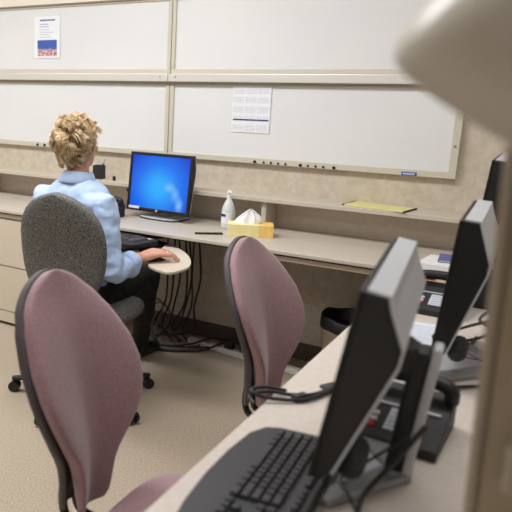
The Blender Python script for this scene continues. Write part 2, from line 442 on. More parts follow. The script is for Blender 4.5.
# items on the back desk
t = thing('soap_bottle', 'frosted hand sanitiser bottle with a blue label on the wall desk', 'bottle', (-1.575,3.405,DZ))
MB().lathe([(.03,0),(.037,.004),(.038,.02),(.038,.095),(.034,.115),(.022,.145),(.013,.16),(.012,.166)], n=28).build('bottle_body', M['bottle'], t, smooth=50)
MB().lathe([(.0125,.164),(.0125,.18),(.008,.182),(.008,.194)], n=18).build('pump_collar', M['white'], t, smooth=50)
nz = MB(); nz.tube([(-.004,0,.2),(.012,-.012,.2),(.026,-.022,.197)], [(.008,.006),(.007,.005),(.004,.004)], 10); nz.lathe([(.012,.192),(.013,.197),(.012,.206),(.006,.209)], n=18); nz.build('pump_head', M['white'], t, smooth=50)
lb = MB()
rings = [[V((.0386*math.sin(a),-.0386*math.cos(a),z)) for a in [ -0.9+1.8*k/12 for k in range(13)]] for z in (.03,.09)]
lb.loft(rings, cap=False, closed=False); lb.build('label', M['paper'], t, smooth=60)
bl = MB()
for k in range(6):
    a = -.75 + k*.15
    bl.tube([(.0392*math.sin(a),-.0392*math.cos(a),.068),(.0392*math.sin(a),-.0392*math.cos(a),.082)], .0024, 6)
bl.build('brand_mark', M['navy'], t)
t = thing('tissue_box', 'yellow and orange tissue box with a white tissue on the wall desk', 'tissue box', (-1.395,3.295,DZ), math.radians(24))
MB().box(-.118,.045,-.055,.055,0,.064).build('carton', M['tisy'], t, bevel=.002)
MB().box(.045,.118,-.055,.055,0,.064).build('carton_end', M['tiso'], t, bevel=.002)
tu = MB(); rings = []
for i in range(9):
    s = i/8; z = .064 + .072*s; w = .055*(1-s**2.2)+.006; d = .02*(1-s)+.004; ring = []
    for k in range(28):
        a = 2*PI*k/28; wob = 1 + .18*math.sin(5*a+s*3)+.1*math.sin(9*a)
        ring.append(V((-.012+.01*s+w*math.cos(a)*wob, d*math.sin(a)*wob+.004*math.sin(7*a), z+.006*math.sin(3*a)*s)))
    rings.append(ring)
tu.loft(rings); tu.build('tissue', M['tissue'], t, smooth=80)
pen('pen', 'black pen lying on the wall desk left of the tissue box', (-1.632,3.13,DZ+.006), (-1.512,3.215,DZ+.006), M['black'], M['black2'], .0055)

# ------------------------------------------------------------------ monitors
def make_monitor(label, lit=False, w=.41, h=.345, tilt_deg=8.5, lean=.03, zb=.082):
    t = thing('desktop_monitor', label, 'monitor')
    zb = .042 if lit else zb; tilt = math.radians(6 if lit else tilt_deg); k_ = .45 if lit else 1
    T = Matrix.Translation((0,-.072,zb)) @ Matrix.Rotation(-tilt, 4, 'X')
    hw = w/2
    # side profile in (y, z): front is y=0, back is +y
    prof = [(0,0),(.014,0),(.026*k_,.02),(.076*k_,.235),(.076*k_,.262),(.044*k_,h-.02),(.036*k_,h),(0,h)]
    MB().prism(prof,0,-hw,hw).build('side_casing', M['black'], t, bevel=.004, mtx=T)
    # silver back cover: follows the profile over top and back
    outer = [(.003,h),(.003,h+.004),(.036*k_+.004,h+.004),(.044*k_+.004,h-.02),(.076*k_+.004,.264),(.076*k_+.004,.233),(.026*k_+.004,.018),(.026*k_,.02),(.076*k_,.235),(.076*k_,.262),(.044*k_,h-.02),(.036*k_,h)]
    MB().prism(outer,0,-hw+.001,hw-.001).build('back_cover', M['silver'], t, mtx=T)
    b = .017
    f = MB().box(-hw,hw,-.008,0,h-b,h).box(-hw,hw,-.008,0,0,b+.004).box(-hw,-hw+b,-.008,0,b+.004,h-b).box(hw-b,hw,-.008,0,b+.004,h-b)
    f.build('bezel', M['black'], t, bevel=.002, mtx=T)
    s = MB().box(-hw+b,hw-b,-.003,0,-(h-2*b-.004)/2,(h-2*b-.004)/2).build('screen', M['screen'] if lit else M['off'], t)
    s.matrix_local = T @ Matrix.Translation((0,0,h/2+.002))
    g = MB().lathe([(.006,-.002),(.0075,-.001),(.0075,0)], (0,-.008,.011), (0,1,0), 14).build('badge', M['silver'], t, mtx=T)
    if lit:
        l = MB().box(-hw+b,-hw+b+.075,-.0088,-.003,b-.006,b+.008).build('white_label', M['white'], t, mtx=T)
    if lit:
        MB().box(-.03,.03,.0,.03,.012,.125).build('stand_column', M['silver'], t, bevel=.006, seg=3)
        MB().box(-.026,.026,-.03,.01,.095,.135).build('hinge', M['black2'], t, bevel=.004)
    else:
        S = Matrix.Identity(4); S[1][2] = lean/.28; S[1][3] = -lean        # the column leans back towards the top
        MB().box(-.030,.030,.052,.084,.012,.262).build('stand_column', M['black'], t, bevel=.008, seg=3, mtx=S)
        cc = MB(); cc.prism([(-.031,.012),(.031,.012),(.031,.245),(.024,.27),(0,.276),(-.024,.27),(-.031,.245)],1,.084,.102); cc.build('column_cover', M['silver'], t, bevel=.006, seg=3, mtx=S)
        MB().tube([(.10,-.02,.085),(.17,-.02,.085)], .024, 14, round_ends=True).build('port_cover', M['black2'], t, smooth=60)
        hg = MB().box(-.026,.026,.005,.06,.225,.265); hg.tube([(-.04,.035,.245),(.04,.035,.245)], .024, 16); hg.build('hinge', M['black2'], t, smooth=40)
    bs = MB(); P = []
    if lit:
        for (x,y) in ((-.13,.072),(-.135,-.043),(-.11,-.076),(-.05,-.09),(.05,-.09),(.11,-.076),(.135,-.043),(.13,.072),(.09,.09),(-.09,.09)): P.append((x,y))
        bs.prism(P,2,.006,.014); bs.build('base_plate', M['silver'], t, bevel=.003)
        MB().prism([(x*1.03,y*1.03) for x,y in P],2,0,.006).build('base_rim', M['black'], t, bevel=.002)
    else:
        for sx in (-1,1):
            ar = MB(); ar.prism([(sx*.0,.10-lean),(sx*.03,.10-lean),(sx*.185,-.045),(sx*.18,-.07),(sx*.155,-.07),(sx*.0,.055-lean)],2,.0,.016); ar.build('base_arm', M['silver2'], t, bevel=.004)
        MB().prism([(-.13,-.07),(0,.055-lean),(.13,-.07),(.10,-.085),(-.10,-.085)],2,.0,.008).build('base_plate', M['silver'], t, bevel=.002)
        MB().prism([(-.03,.105-lean),(.03,.105-lean),(.04,.05-lean),(-.04,.05-lean)],2,.0,.02).build('column_foot', M['silver2'], t, bevel=.004)
    return t
mon_far = make_monitor('lit monitor with a blue desktop in front of the seated woman', True, .43, .34)
mon_far.location = (-2.0,3.43,DZ); mon_far.rotation_euler = (0,0,-.06)
mon1 = make_monitor('nearest switched-off monitor with silver back, behind the large black keyboard', w=.475, h=.338, tilt_deg=9)
mon1.location = (-.258,1.285,DZ); mon1.rotation_euler = (0,0,-PI/2+.12)
mon2 = make_monitor('middle switched-off monitor on the peninsula desk, with the tangle of cables behind it', h=.358, tilt_deg=4.5, lean=.0, zb=.07)
mon2.location = (-.182,2.00,DZ); mon2.rotation_euler = (0,0,-PI/2+.05)
mon3 = copy_tree(mon2); mon3['label'] = 'farthest switched-off monitor on the peninsula desk, half hidden by the taupe lamp column'
mon3.location = (-.205,2.80,DZ+.09); mon3.rotation_euler = (0,0,-PI/2+.03)
for m_ in (mon1,mon2,mon3): m_['group'] = 'switched-off monitors on the peninsula desk'
t = MB().box(-.11,.14,-.20,.20,0,.09).build('monitor_riser', M['black2'], bevel=.006); t.location = (-.205,2.80,DZ)
tag(t, 'low black box under the farthest switched-off monitor', 'riser')

# ------------------------------------------------------------------ peninsula desk
t = thing('peninsula_desk', 'pale peninsula desk in the foreground carrying the switched-off monitors', 'desk', (0,1.6,0))
MB().box(-.545,.55,-1.35,1.438,DZ-.028,DZ).build('worktop', M['lamn'], t, bevel=.005)
MB().box(-.50,.53,-1.33,-1.305,0,DZ-.028).build('end_panel', M['panel'], t)
MB().box(.50,.53,-1.305,1.40,.1,DZ-.028).build('modesty_panel', M['panel'], t)
MB().box(-.10,.50,1.30,1.33,0,DZ-.028).build('end_panel', M['panel'], t)

# ------------------------------------------------------------------ keyboards
def keyboard_body(t, m):
    # plan outline with a bowed front, then a wedge in height
    P = [(-.225,.092),(.225,.092),(.235,.080),(.238,-.045),(.228,-.075),(.19,-.096),(.10,-.108),(0,-.112),(-.10,-.108),(-.19,-.096),(-.228,-.075),(-.238,-.045),(-.235,.080)]
    b = MB()
    def zt(y): return .018 + (y+.11)*.055
    b.loft([[V((x,y,0)) for x,y in P],[V((x,y,zt(y)-.003)) for x,y in P],[V((x*.985,y*.97,zt(y))) for x,y in P]])
    b.build('keyboard_body', m, t, smooth=30)
    return zt
def key_layout():
    K = []; p = .0187; x0 = -.216
    def row(y, widths, xs=x0, skip=()):
        x = xs
        for w_ in widths:
            if w_ > 0: K.append((x+w_*p/2, y, w_*p-.0022, .0165 if y < .06 else .0125))
            x += abs(w_)*p
    row(.072,[1,-1,1,1,1,1,-.5,1,1,1,1,-.5,1,1,1,1])
    row(.040,[1]*13+[2]); row(.0213,[1.5]+[1]*12+[1.5]); row(.0026,[1.75]+[1]*11+[2.25]); row(-.0161,[2.25]+[1]*10+[2.75])
    row(-.0348,[1.5,1.25,1.25,5.5,1.25,1.25,1.25,1.75])
    xn = x0+15.35*p
    for y in (.040,.0213): row(y,[1,1,1],xn)
    row(-.0161,[-1,1],xn); row(-.0348,[1,1,1],xn)
    xk = x0+18.7*p
    for y in (.040,.0213,.0026,-.0161): row(y,[1,1,1],xk)
    row(-.0348,[2,1],xk)
    row(.072,[1,1,1],xn)
    return K
def one_key(mb, x, y, w_, d, z):
    a, b_ = w_/2, d/2; h = .0085
    lo = [V((x+sx*a,y+sy*b_,z-.002)) for sx,sy in ((-1,-1),(1,-1),(1,1),(-1,1))]
    hi = [V((x+sx*(a-.0018),y+sy*(b_-.0018)+.0006,z+h+sy*.0004)) for sx,sy in ((-1,-1),(1,-1),(1,1),(-1,1))]
    mb.loft([lo,hi])
kb = thing('computer_keyboard', 'large black keyboard on the edge of the peninsula desk in the foreground', 'keyboard', (-.392,1.065,DZ), -PI/2+.06)
zt = keyboard_body(kb, M['kbody'])
w_ = MB().box(-.222,.222,-.0475,.0845,.0,.001)
KL = key_layout()
rest = []
for i, (x,y,a,d) in enumerate(KL):
    if i < 98:
        m_ = MB(); one_key(m_, 0, 0, a, d, 0); o = m_.build('key', M['keyc'], kb, bevel=.0012); o.location = (x,y,zt(y))
    else: rest.append((x,y,a,d))
if rest:
    m_ = MB()
    for (x,y,a,d) in rest: one_key(m_, x, y, a, d, zt(y))
    o = m_.build('keypad_keys', M['keyc'], kb, bevel=.0012); o['kind'] = 'stuff'
# tray keyboard
TZ = .684
kt = thing('computer_keyboard', "black keyboard on the pull-out tray under the seated woman's hands", 'keyboard', (-2.040,3.045,TZ), -.42)
zt2 = keyboard_body(kt, M['black2'])
for (nm, sel) in (('letter_keys', lambda x: x < .07),('arrow_keys', lambda x: .07 <= x < .13),('number_keys', lambda x: x >= .13)):
    m_ = MB()
    for (x,y,a,d) in KL:
        if sel(x): one_key(m_, x, y, a, d, zt2(y))
    m_.build(nm, M['keyt'], kt)
MB().box(.165,.20,.055,.075,.026,.0285).build('status_panel', M['lcd'], kt)

# keyboard tray with swivelled mouse platform
t = thing('keyboard_tray', 'pull-out keyboard tray with a rounded mouse platform under the wall desk', 'keyboard tray', (-2.005,3.125,TZ), -.42)
MB().box(-.27,.20,-.21,.09,-.022,-.001).build('tray_board', M['black2'], t, bevel=.004)
mp = MB(); P = []
# rounded platform outline in local coordinates (world minus origin)
W = [(-1.655,2.72),(-1.61,2.645),(-1.50,2.60),(-1.465,2.63),(-1.455,2.72),(-1.475,2.80),(-1.53,2.90),(-1.61,3.0),(-1.70,3.08),(-1.775,3.14),(-1.79,3.10),(-1.72,2.90)]
R_ = Matrix.Rotation(.42, 3, 'Z'); W = [R_ @ V((x+2.005,y-3.125,0)) for x,y in W]; W = spline(W+[W[0]], 4)[:-1]
mp.prism([(p.x,p.y) for p in W],2,-.020,-.007); mp.build('mouse_platform', M['tray'], t, bevel=.003)
MB().box(.20,.42,-.10,.06,-.030,-.0205).build('platform_bracket', M['black2'], t, bevel=.003)
MB().box(-.02,.02,.09,.28,-.020,.024).build('slide_arm', M['black2'], t, bevel=.003)
ms = thing('computer_mouse', "dark mouse under the woman's right hand", 'mouse', (-1.642,2.760,TZ-.007), -.48)
def mouse(t, m):
    b = MB(); rings = []
    for i in range(11):
        s = i/10; y = -.048+.096*s; k = math.sin(PI*min(max(s,.04),.96))**.5
        hz = .021*math.sin(PI*(.12+.78*(1-s)))**.7*k; ring = []
        for j in range(14):
            a = PI*j/13; ring.append(V((.026*k*math.cos(a), y, hz*abs(math.sin(a))**.8)))
        rings.append(ring)
    b.loft(rings); b.build('mouse_shell', m, t, smooth=60)
    MB().tube([(0,.018,.017),(0,.030,.014)], .004, 8).build('scroll_wheel', M['keyc'], t)
mouse(ms, M['black2'])
m2 = thing('computer_mouse', 'black mouse on the peninsula desk beside the nearest monitor', 'mouse', (-.418,1.61,DZ), -PI/2)
mouse(m2, M['black2'])

# ------------------------------------------------------------------ phones
def make_phone(label):
    t = thing('desk_phone', label, 'telephone')
    MB().prism([(-.10,0),(-.10,.022),(.02,.052),(.095,.075),(.10,.07),(.10,0)],0,-.092,.092).build('phone_body', M['black2'], t, bevel=.005)
    S = Matrix.Translation((0,-.10,.022)) @ Matrix.Rotation(math.atan2(.03,.12), 4, 'X')
    MB().box(-.022,.035,.03,.105,.001,.0035).build('label_card', M['lcd'], t, mtx=S)
    ln = MB()
    for i in range(4): ln.box(-.016,.029,.04+.016*i,.044+.016*i,.0035,.0042)
    ln.build('card_print', M['ink'], t, mtx=S)
    for i, y in enumerate((.035,.055,.075)):
        q = MB().lathe([(.007,0),(.007,.004),(.004,.006)], n=12).build('button', M['red'] if i == 0 else M['led'], t); q.matrix_local = S @ Matrix.Translation((-.046,y,.001))
    MB().box(-.075,.075,.112,.118,.001,.006).build('trim_bar', M['silver'], t, mtx=S)
    hs = MB(); hs.tube(spline([(-.085,.062,.075),(-.08,.062,.098),(-.04,.066,.106),(.04,.066,.106),(.08,.062,.098),(.085,.062,.075)],5), .016, 12, round_ends=True)
    hs.build('handset', M['black'], t, smooth=60)
    return t
ph1 = make_phone('nearest black desk phone, on the peninsula desk behind the first monitor stand')
ph1.location = (-.245,1.475,DZ); ph1.rotation_euler = (0,0,-.02)
ph2 = copy_tree(ph1); ph2['label'] = 'black desk phone between the nearest and middle switched-off monitors'; ph2.location = (-.345,2.50,DZ); ph2.rotation_euler = (0,0,0)
q = MB().box(-.05,.0,-.006,.006,.0,.006).build('red_strip', M['red'], ph2); q.location = (-.03,.096,.078)
ph3 = copy_tree(ph1); ph3['label'] = "black desk phone on the wall desk beyond the woman's right shoulder"; ph3.location = (-2.29,3.225,DZ); ph3.rotation_euler = (0,0,.1)
for p_ in (ph1,ph2,ph3): p_['group'] = 'black desk phones'

# papers, box
t = thing('printed_sheet', 'printed white sheets lying on the peninsula desk in front of the middle phone', 'paper', (-.345,2.17,DZ), .1)
MB().box(-.105,.105,-.13,.13,0,.003).build('sheet', M['paperb'], t)
tl = MB(); text_lines(tl,-.09,.09,-.11,.11,14,.0,.003,.4)
tl.build('text_lines', M['ink'], t, mtx=Matrix.Translation((0,0,.0034)) @ Matrix.Rotation(-PI/2,4,'X'))
t = thing('paper_carton', 'low cream and white carton at the corner where the two desks meet', 'box', (-.40,2.985,DZ), -.10)
MB().box(-.085,.085,-.09,.09,0,.04).build('carton', M['cream'], t, bevel=.002)
MB().box(-.088,.088,-.093,.093,.04,.072).build('carton_lid', M['white'], t, bevel=.003)
t = thing('book', 'blue book lying on top of the cream and white carton', 'book', (-.375,3.01,DZ+.072), .1)
MB().box(-.055,.062,-.06,.06,.002,.010).build('pages', M['paper'], t)
MB().box(-.058,.064,-.063,.063,0,.002).box(-.058,.064,-.063,.063,.010,.012).box(-.058,-.055,-.063,.063,.002,.010).build('cover', M['bluebook'], t)

# ------------------------------------------------------------------ cables
def cable(label, runs, m=None, r=.004, name='cable', group=None):
    for p in runs:
        o = MB().tube(spline(p,6), r, 8, round_ends=True).build(name, m or M['cable'], smooth=70)
        tag(o, label, 'cable', group if len(runs) > 1 else None)
z = DZ+.008
# tied lead at the desk edge
b = MB()
b.tube(spline([(-.43,1.60,z),(-.46,1.53,z),(-.50,1.495,z+.002),(-.545,1.475,z+.006),(-.575,1.445,z+.004),(-.575,1.42,z+.003),(-.555,1.40,z)],6), .005, 8, round_ends=True)
b.tube(spline([(-.43,1.585,z),(-.46,1.50,z),(-.505,1.462,z),(-.545,1.44,z+.004),(-.572,1.43,z+.012),(-.582,1.455,z+.010),(-.56,1.485,z+.010),(-.52,1.505,z+.004)],6), .005, 8, round_ends=True)
o = thing('mouse_lead', 'folded black lead tied in a bundle at the desk edge beside the near mouse', 'cable', (0,0,0))
b.build('lead', M['cable'], o, smooth=70)
MB().box(-.010,.010,-.020,.020,-.0075,.008).build('cable_tie', M['black'], o, bevel=.003).matrix_local = Matrix.Translation((-.48,1.498,z)) @ Matrix.Rotation(-.5,4,'Z')
cable('black monitor cable hanging from the nearest monitor across its base', [[(-.16,1.20,.90),(-.20,1.17,.83),(-.235,1.13,.775),(-.225,1.08,.756),(-.18,1.02,.756),(-.13,.95,.756)]], r=.005)
cable('thin black lead looping over the base of the nearest monitor', [[(-.19,1.23,.86),(-.25,1.21,.80),(-.285,1.17,.772),(-.255,1.12,.772),(-.21,1.06,.756),(-.17,1.0,.755)]], r=.003)
cable('black cable in the tangle behind the middle monitor on the peninsula desk', [
    [(-.13,2.08,.93),(-.10,2.15,.86),(-.17,2.22,.77),(-.23,2.16,.756),(-.26,2.07,.756),(-.17,2.03,.756),(-.10,2.06,.756)],
    [(-.14,2.10,.90),(-.19,2.28,.80),(-.12,2.34,.757),(-.04,2.30,.757),(.05,2.25,.757)],
    [(-.12,2.06,.88),(-.21,2.20,.80),(-.27,2.23,.757),(-.30,2.17,.757),(-.26,2.10,.757),(-.20,2.14,.757),(-.19,2.24,.757)],
    [(-.28,1.80,.756),(-.22,1.77,.756),(-.14,1.83,.757),(-.05,1.90,.757)]], r=.0045, group='cables behind the middle monitor')
# under the wall desk
random.seed(21)
hang = []
for i in range(7):
    x = -1.98 + .035*i + random.uniform(-.01,.01); e = -2.0 + random.uniform(0,.22)
    hang.append([(x,3.47,.62),(x+random.uniform(-.02,.03),3.46,.42),(x+random.uniform(-.03,.03),3.47,.24),(x+random.uniform(-.06,0),3.45,.09),(e,3.40+random.uniform(-.05,.06),.02+.004*i)])
cable('black computer cable hanging from under the wall desk to the floor', hang, r=.0058, group='cables hanging under the wall desk')
cable('grey cable coiled in a loop on the floor under the wall desk', [
    [(-2.00,3.36,.012),(-2.10,3.40,.06),(-2.09,3.46,.17),(-2.02,3.48,.22),(-1.95,3.47,.15),(-1.98,3.44,.05),(-2.05,3.38,.012),(-2.0,3.33,.010),(-1.88,3.36,.010)],
    [(-2.05,3.44,.012),(-2.07,3.46,.10),(-2.02,3.48,.16),(-1.95,3.46,.08),(-1.90,3.40,.012),(-1.80,3.40,.010)],
    [(-2.12,3.36,.010),(-2.0,3.28,.010),(-1.86,3.30,.010),(-1.76,3.38,.010),(-1.74,3.46,.010)],
    [(-2.10,3.42,.03),(-2.12,3.44,.12),(-2.06,3.46,.24),(-2.0,3.46,.20),(-2.02,3.42,.06),(-1.94,3.36,.03)]], M['cableg'], r=.006, group='grey coiled cables')
cable('black power lead lying on the floor and rising to the white power strip', [
    [(-2.06,3.32,.008),(-1.94,3.25,.008),(-1.80,3.30,.008),(-1.68,3.40,.012),(-1.60,3.45,.055),(-1.56,3.460,.064)],
    [(-2.02,3.40,.008),(-1.90,3.34,.008),(-1.78,3.42,.02),(-1.68,3.48,.06),(-1.59,3.475,.070)],
    [(-2.08,3.38,.020),(-1.96,3.30,.016),(-1.82,3.34,.018),(-1.72,3.42,.014),(-1.66,3.47,.012)]], r=.0058, group='power leads')
t = thing('power_strip', 'long white power strip on the floor under the wall desk', 'power strip', (-1.50,3.455,0), -.13)
MB().box(-.33,.40,-.022,.022,0,.034).build('housing', M['white'], t, bevel=.005)
for x in (-.2,-.12,.04,.12,.2): MB().box(x-.018,x+.018,-.013,.013,.034,.0355).build('socket', M['seam'], t, bevel=.003)
t = MB().box(-.026,.026,-.02,.02,0,.055).build('power_adapter', M['black'], bevel=.005); t.location = (-1.545,3.461,.0357); t.rotation_euler = (0,0,-.13)
tag(t, 'black plug adapter standing on the white power strip', 'plug')

# ------------------------------------------------------------------ waste bin
t = thing('waste_bin', 'beige waste bin lined with a black bag under the wall desk', 'bin', (-.845,3.36,0))
MB().lathe([(.105,0),(.11,.003),(.142,.31),(.15,.33),(.148,.335),(.138,.335),(.105,.01),(.0,.008)], n=36).build('bin_body', M['bin'], t, smooth=40)
bg = MB(); rings = []
for (r,zz) in ((.1485,.337),(.153,.340),(.154,.36),(.153,.396),(.147,.400),(.140,.39),(.125,.25),(.09,.15)):
    rings.append([V((r*(1+.015*math.sin(7*a)+.012*math.sin(13*a+zz*40))*math.cos(a), r*(1+.015*math.sin(7*a)+.012*math.sin(13*a+zz*40))*math.sin(a), zz+.006*math.sin(5*a))) for a in [2*PI*k/48 for k in range(48)]])
bg.loft(rings); bg.build('bin_liner', M['bag'], t, smooth=60)

# ------------------------------------------------------------------ task chairs
def backrest_mesh(prof, h, th, vfun, n=26, m=30, edge=.5):
    """closed cushion: prof(t)=half width; vfun(u,t)= front offset along +y; th = thickness"""
    mb = MB(); front = []; back = []
    rings = []
    ts = [(1-math.cos(PI*i/m))/2 for i in range(m+1)]; ts[0] = .004; ts[-1] = .996
    for t_ in ts:
        w = prof(t_); ring = []
        # profile across: front from -w to w then back from w to -w, with rounded edge
        N = n
        for i in range(2*N):
            a = 2*PI*i/(2*N); cx = math.cos(a); sx = math.sin(a)
            u = w*math.copysign(abs(cx)**.75, cx)
            d = math.copysign(abs(sx)**edge, sx)
            tt = th*(min(1, 4*t_*(1-t_)+.25))**.5
            ring.append(V((u, vfun(u,t_) + d*tt/2, t_*h)))
        rings.append(ring)
    mb.loft(rings); return mb
def interp(tab):
    def f(t):
        for (a,x),(b,y) in zip(tab,tab[1:]):
            if t <= b:
                s = (t-a)/(b-a); s = s*s*(3-2*s)*.4 + s*.6
                return x+(y-x)*s
        return tab[-1][1]
    return f
def star_base(t, n0=.0, m=None, k=1.0, zm=.39):
    m = m or M['black2']
    for i in range(5):
        a = n0 + 2*PI*i/5; d = V((math.cos(a), math.sin(a), 0))
        d0 = d; d = d*k
        l = MB().tube([d*.02+V((0,0,.105)), d*.16+V((0,0,.088)), d*.33+V((0,0,.070)), d*.355+V((0,0,.068))], [(.026,.018),(.022,.015),(.016,.012),(.012,.009)], 10, ref=V((-d.y,d.x,0)))
        l.build('base_leg', m, t, smooth=50)
        c = MB(); s = V((-d0.y,d0.x,0)); o = d*.345+V((0,0,.027))
        for k in (-1,1): c.tube([o+s*(k*.006), o+s*(k*.024)], .0265, 16)
        c.tube([o+V((0,0,.02)), o+V((0,0,.045))], .010, 8); c.tube([o-s*.008,o+s*.008], .018, 10)
        c.build('caster', M['black'], t, smooth=40)
    MB().lathe([(.03,.08),(.036,.09),(.036,.12),(.026,.125),(.026,.30),(.016,.305),(.016,zm)], n=18).build('gas_column', m, t, smooth=40)
    MB().box(-.09,.09,-.10,.10,zm,zm+.035).build('seat_mechanism', m, t, bevel=.008)
def seat_mesh(hx, y0, y1, z0, z1):
    mb = MB(); rings = []
    for (k, zz) in ((.86,z0),(.97,z0+.012),(1.0,z0+(z1-z0)*.45),(.985,z0+(z1-z0)*.75),(.93,z1-.008),(.80,z1),(.4,z1-.004)):
        ring = []
        for i in range(40):
            a = 2*PI*i/40; c, s = math.cos(a), math.sin(a); e = .62
            x = hx*k*math.copysign(abs(c)**e, c); y = (y0+y1)/2 + (y1-y0)/2*k*math.copysign(abs(s)**e, s)
            fr = max(0,(y-(y1-.12))/.12); ring.append(V((x,y,zz-.022*fr*fr)))
        rings.append(ring)
    mb.loft(rings); return mb

def make_mauve_chair(label):
    t = thing('task_chair', label, 'chair', group='mauve task chairs at the peninsula desk')
    h = .635; zb = .378
    tab = [(0,.048),(.03,.060),(.10,.068),(.18,.078),(.25,.106),(.34,.152),(.44,.186),(.54,.202),(.65,.198),(.77,.173),(.87,.136),(.94,.093),(.98,.052),(1,.012)]
    pf = interp(tab)
    def vf(u,t_): return .80*(math.sqrt(u*u+.0003)-.017)*max(0,1.0-t_)**1.1 + .10*u*u + .035*math.sin(PI*min(1,t_*1.1)*.9)
    B = Matrix.Translation((0,-.235,zb)) @ Matrix.Rotation(math.radians(11),4,'X')
    cu = backrest_mesh(pf, h, .062, vf); cu.build('backrest_cushion', M['purple'], t, smooth=70, mtx=B)
    def pf2(q): return pf(q)*1.02+.004
    def vf2(u,t_): return vf(u,t_) - .020 - .042*(1-t_)**1.6
    sh = backrest_mesh(pf2, h*1.006, .042, vf2, edge=.35); sh.build('backrest_shell', M['pshell'], t, smooth=60, mtx=B)
    for s in (-.028,.028):
        MB().tube(spline([(s,-.275,zb+.10),(s,-.285,zb+.01),(s,-.265,zb-.045),(s,-.19,zb-.052),(s,-.06,zb-.024)],6), .012, 10).build('back_support', M['black'], t, smooth=60)
    seat_mesh(.235,-.13,.28,.375,.432).build('seat', M['purple'], t, smooth=60)
    MB().box(-.20,.20,-.10,.23,.36,.377).build('seat_pan', M['pshell'], t, bevel=.006)
    star_base(t, .3, zm=.335)
    return t
ch1 = make_mauve_chair('nearest mauve task chair, beside the large black keyboard')
ch1.location = (-.742,1.315,0); ch1.rotation_euler = (0,0,-PI/2+.03)
ch2 = copy_tree(ch1); ch2['label'] = 'second mauve task chair, farther along the peninsula desk by the waste bin'
ch2.location = (-.648,2.26,0); ch2.rotation_euler = (0,0,-PI/2-.12)
for c_ in kids(ch2):                       # the second chair is set lower on its gas column
    if c_.name.split('.')[0] in ('backrest_cushion','backrest_shell','back_support','seat','seat_pan','seat_mechanism'): c_.location.z -= .05
for c_ in kids(ch1):
    if c_.name.split('.')[0] in ('backrest_cushion','backrest_shell','back_support','seat','seat_pan','seat_mechanism'): c_.location.z += .010

# grey tweed chair of the woman
gc = thing('task_chair', 'grey tweed task chair with black base under the seated woman', 'chair', (-1.865,2.49,0), .12)
tab = [(0,.13),(.06,.162),(.15,.187),(.3,.205),(.45,.212),(.6,.209),(.72,.195),(.82,.168),(.9,.13),(.95,.093),(.98,.056),(1,.012)]
B = Matrix.Translation((.005,-.212,.575)) @ Matrix.Rotation(math.radians(7),4,'X')
backrest_mesh(interp(tab), .47, .085, lambda u,t_: .35*u*u+.02*math.sin(PI*t_), edge=.55).build('backrest', M['tweed'], gc, smooth=70, mtx=B)
seat_mesh(.245,-.20,.27,.425,.50).build('seat', M['tweed'], gc, smooth=60)
MB().box(-.21,.21,-.17,.22,.412,.43).build('seat_pan', M['black2'], gc, bevel=.006)
MB().tube(spline([(0,-.23,.66),(0,-.262,.56),(0,-.235,.43),(0,-.15,.405),(0,-.05,.405)],6), [(.035,.012)]*25, 10, ref=V((1,0,0))).build('back_support', M['black'], gc, smooth=60)
star_base(gc, math.radians(195), k=1.04)

# ------------------------------------------------------------------ the woman
PX, PY = -1.915, 2.46
pr = thing('person', 'seated woman with curly blond hair and light blue shirt, typing, seen from behind', 'person', (PX,PY,0))
def L(x, y, zz): return V((x-PX, y-PY, zz))
torso = [(.50,.0,.175,.125),(.56,.005,.178,.125),(.66,.02,.158,.112),(.76,.03,.160,.108),(.86,.04,.174,.110),(.94,.045,.180,.104),(.995,.05,.165,.088),(1.035,.055,.118,.072),(1.065,.058,.07,.06)]
def torso_rings(g=0, z0=0, n=28, e=.86):
    R = []
    for (zz,y,rx,ry) in torso:
        if zz < z0: continue
        ring = []
        for k in range(n):
            a = 2*PI*k/n; c, s = math.cos(a), math.sin(a)
            ring.append(V((-.01+(rx+g)*math.copysign(abs(c)**e,c), y+(ry+g)*math.copysign(abs(s)**e,s), zz+(g*.5 if zz > 1 else 0))))
        R.append(ring)
    return R
shR, elR, wrR = L(-1.755,2.475,.965), L(-1.678,2.435,.675), L(-1.672,2.672,.704)
shL, elL, wrL = L(-2.108,2.495,.968), L(-2.19,2.58,.715), L(-2.16,2.83,.745)
def arm(mb, sh, el, wr, g=0, upto=1.0, inner=None):
    c = V((sh.x*.55, sh.y, sh.z-.01))
    P = [c, sh, sh.lerp(el,.35), sh.lerp(el,.75), el]
    r = [.06, .056, .049, .043, .042]
    fa = [(.12,.043),(.35,.040),(.6,.034),(.85,.028),(1.0,.0255)]
    for f_, q in fa:
        if f_ <= upto: P.append(el.lerp(wr,f_)); r.append(q)
    mb.tube(P, [x+g for x in r], 16, ref=V((1,0,0)), round_ends=True)
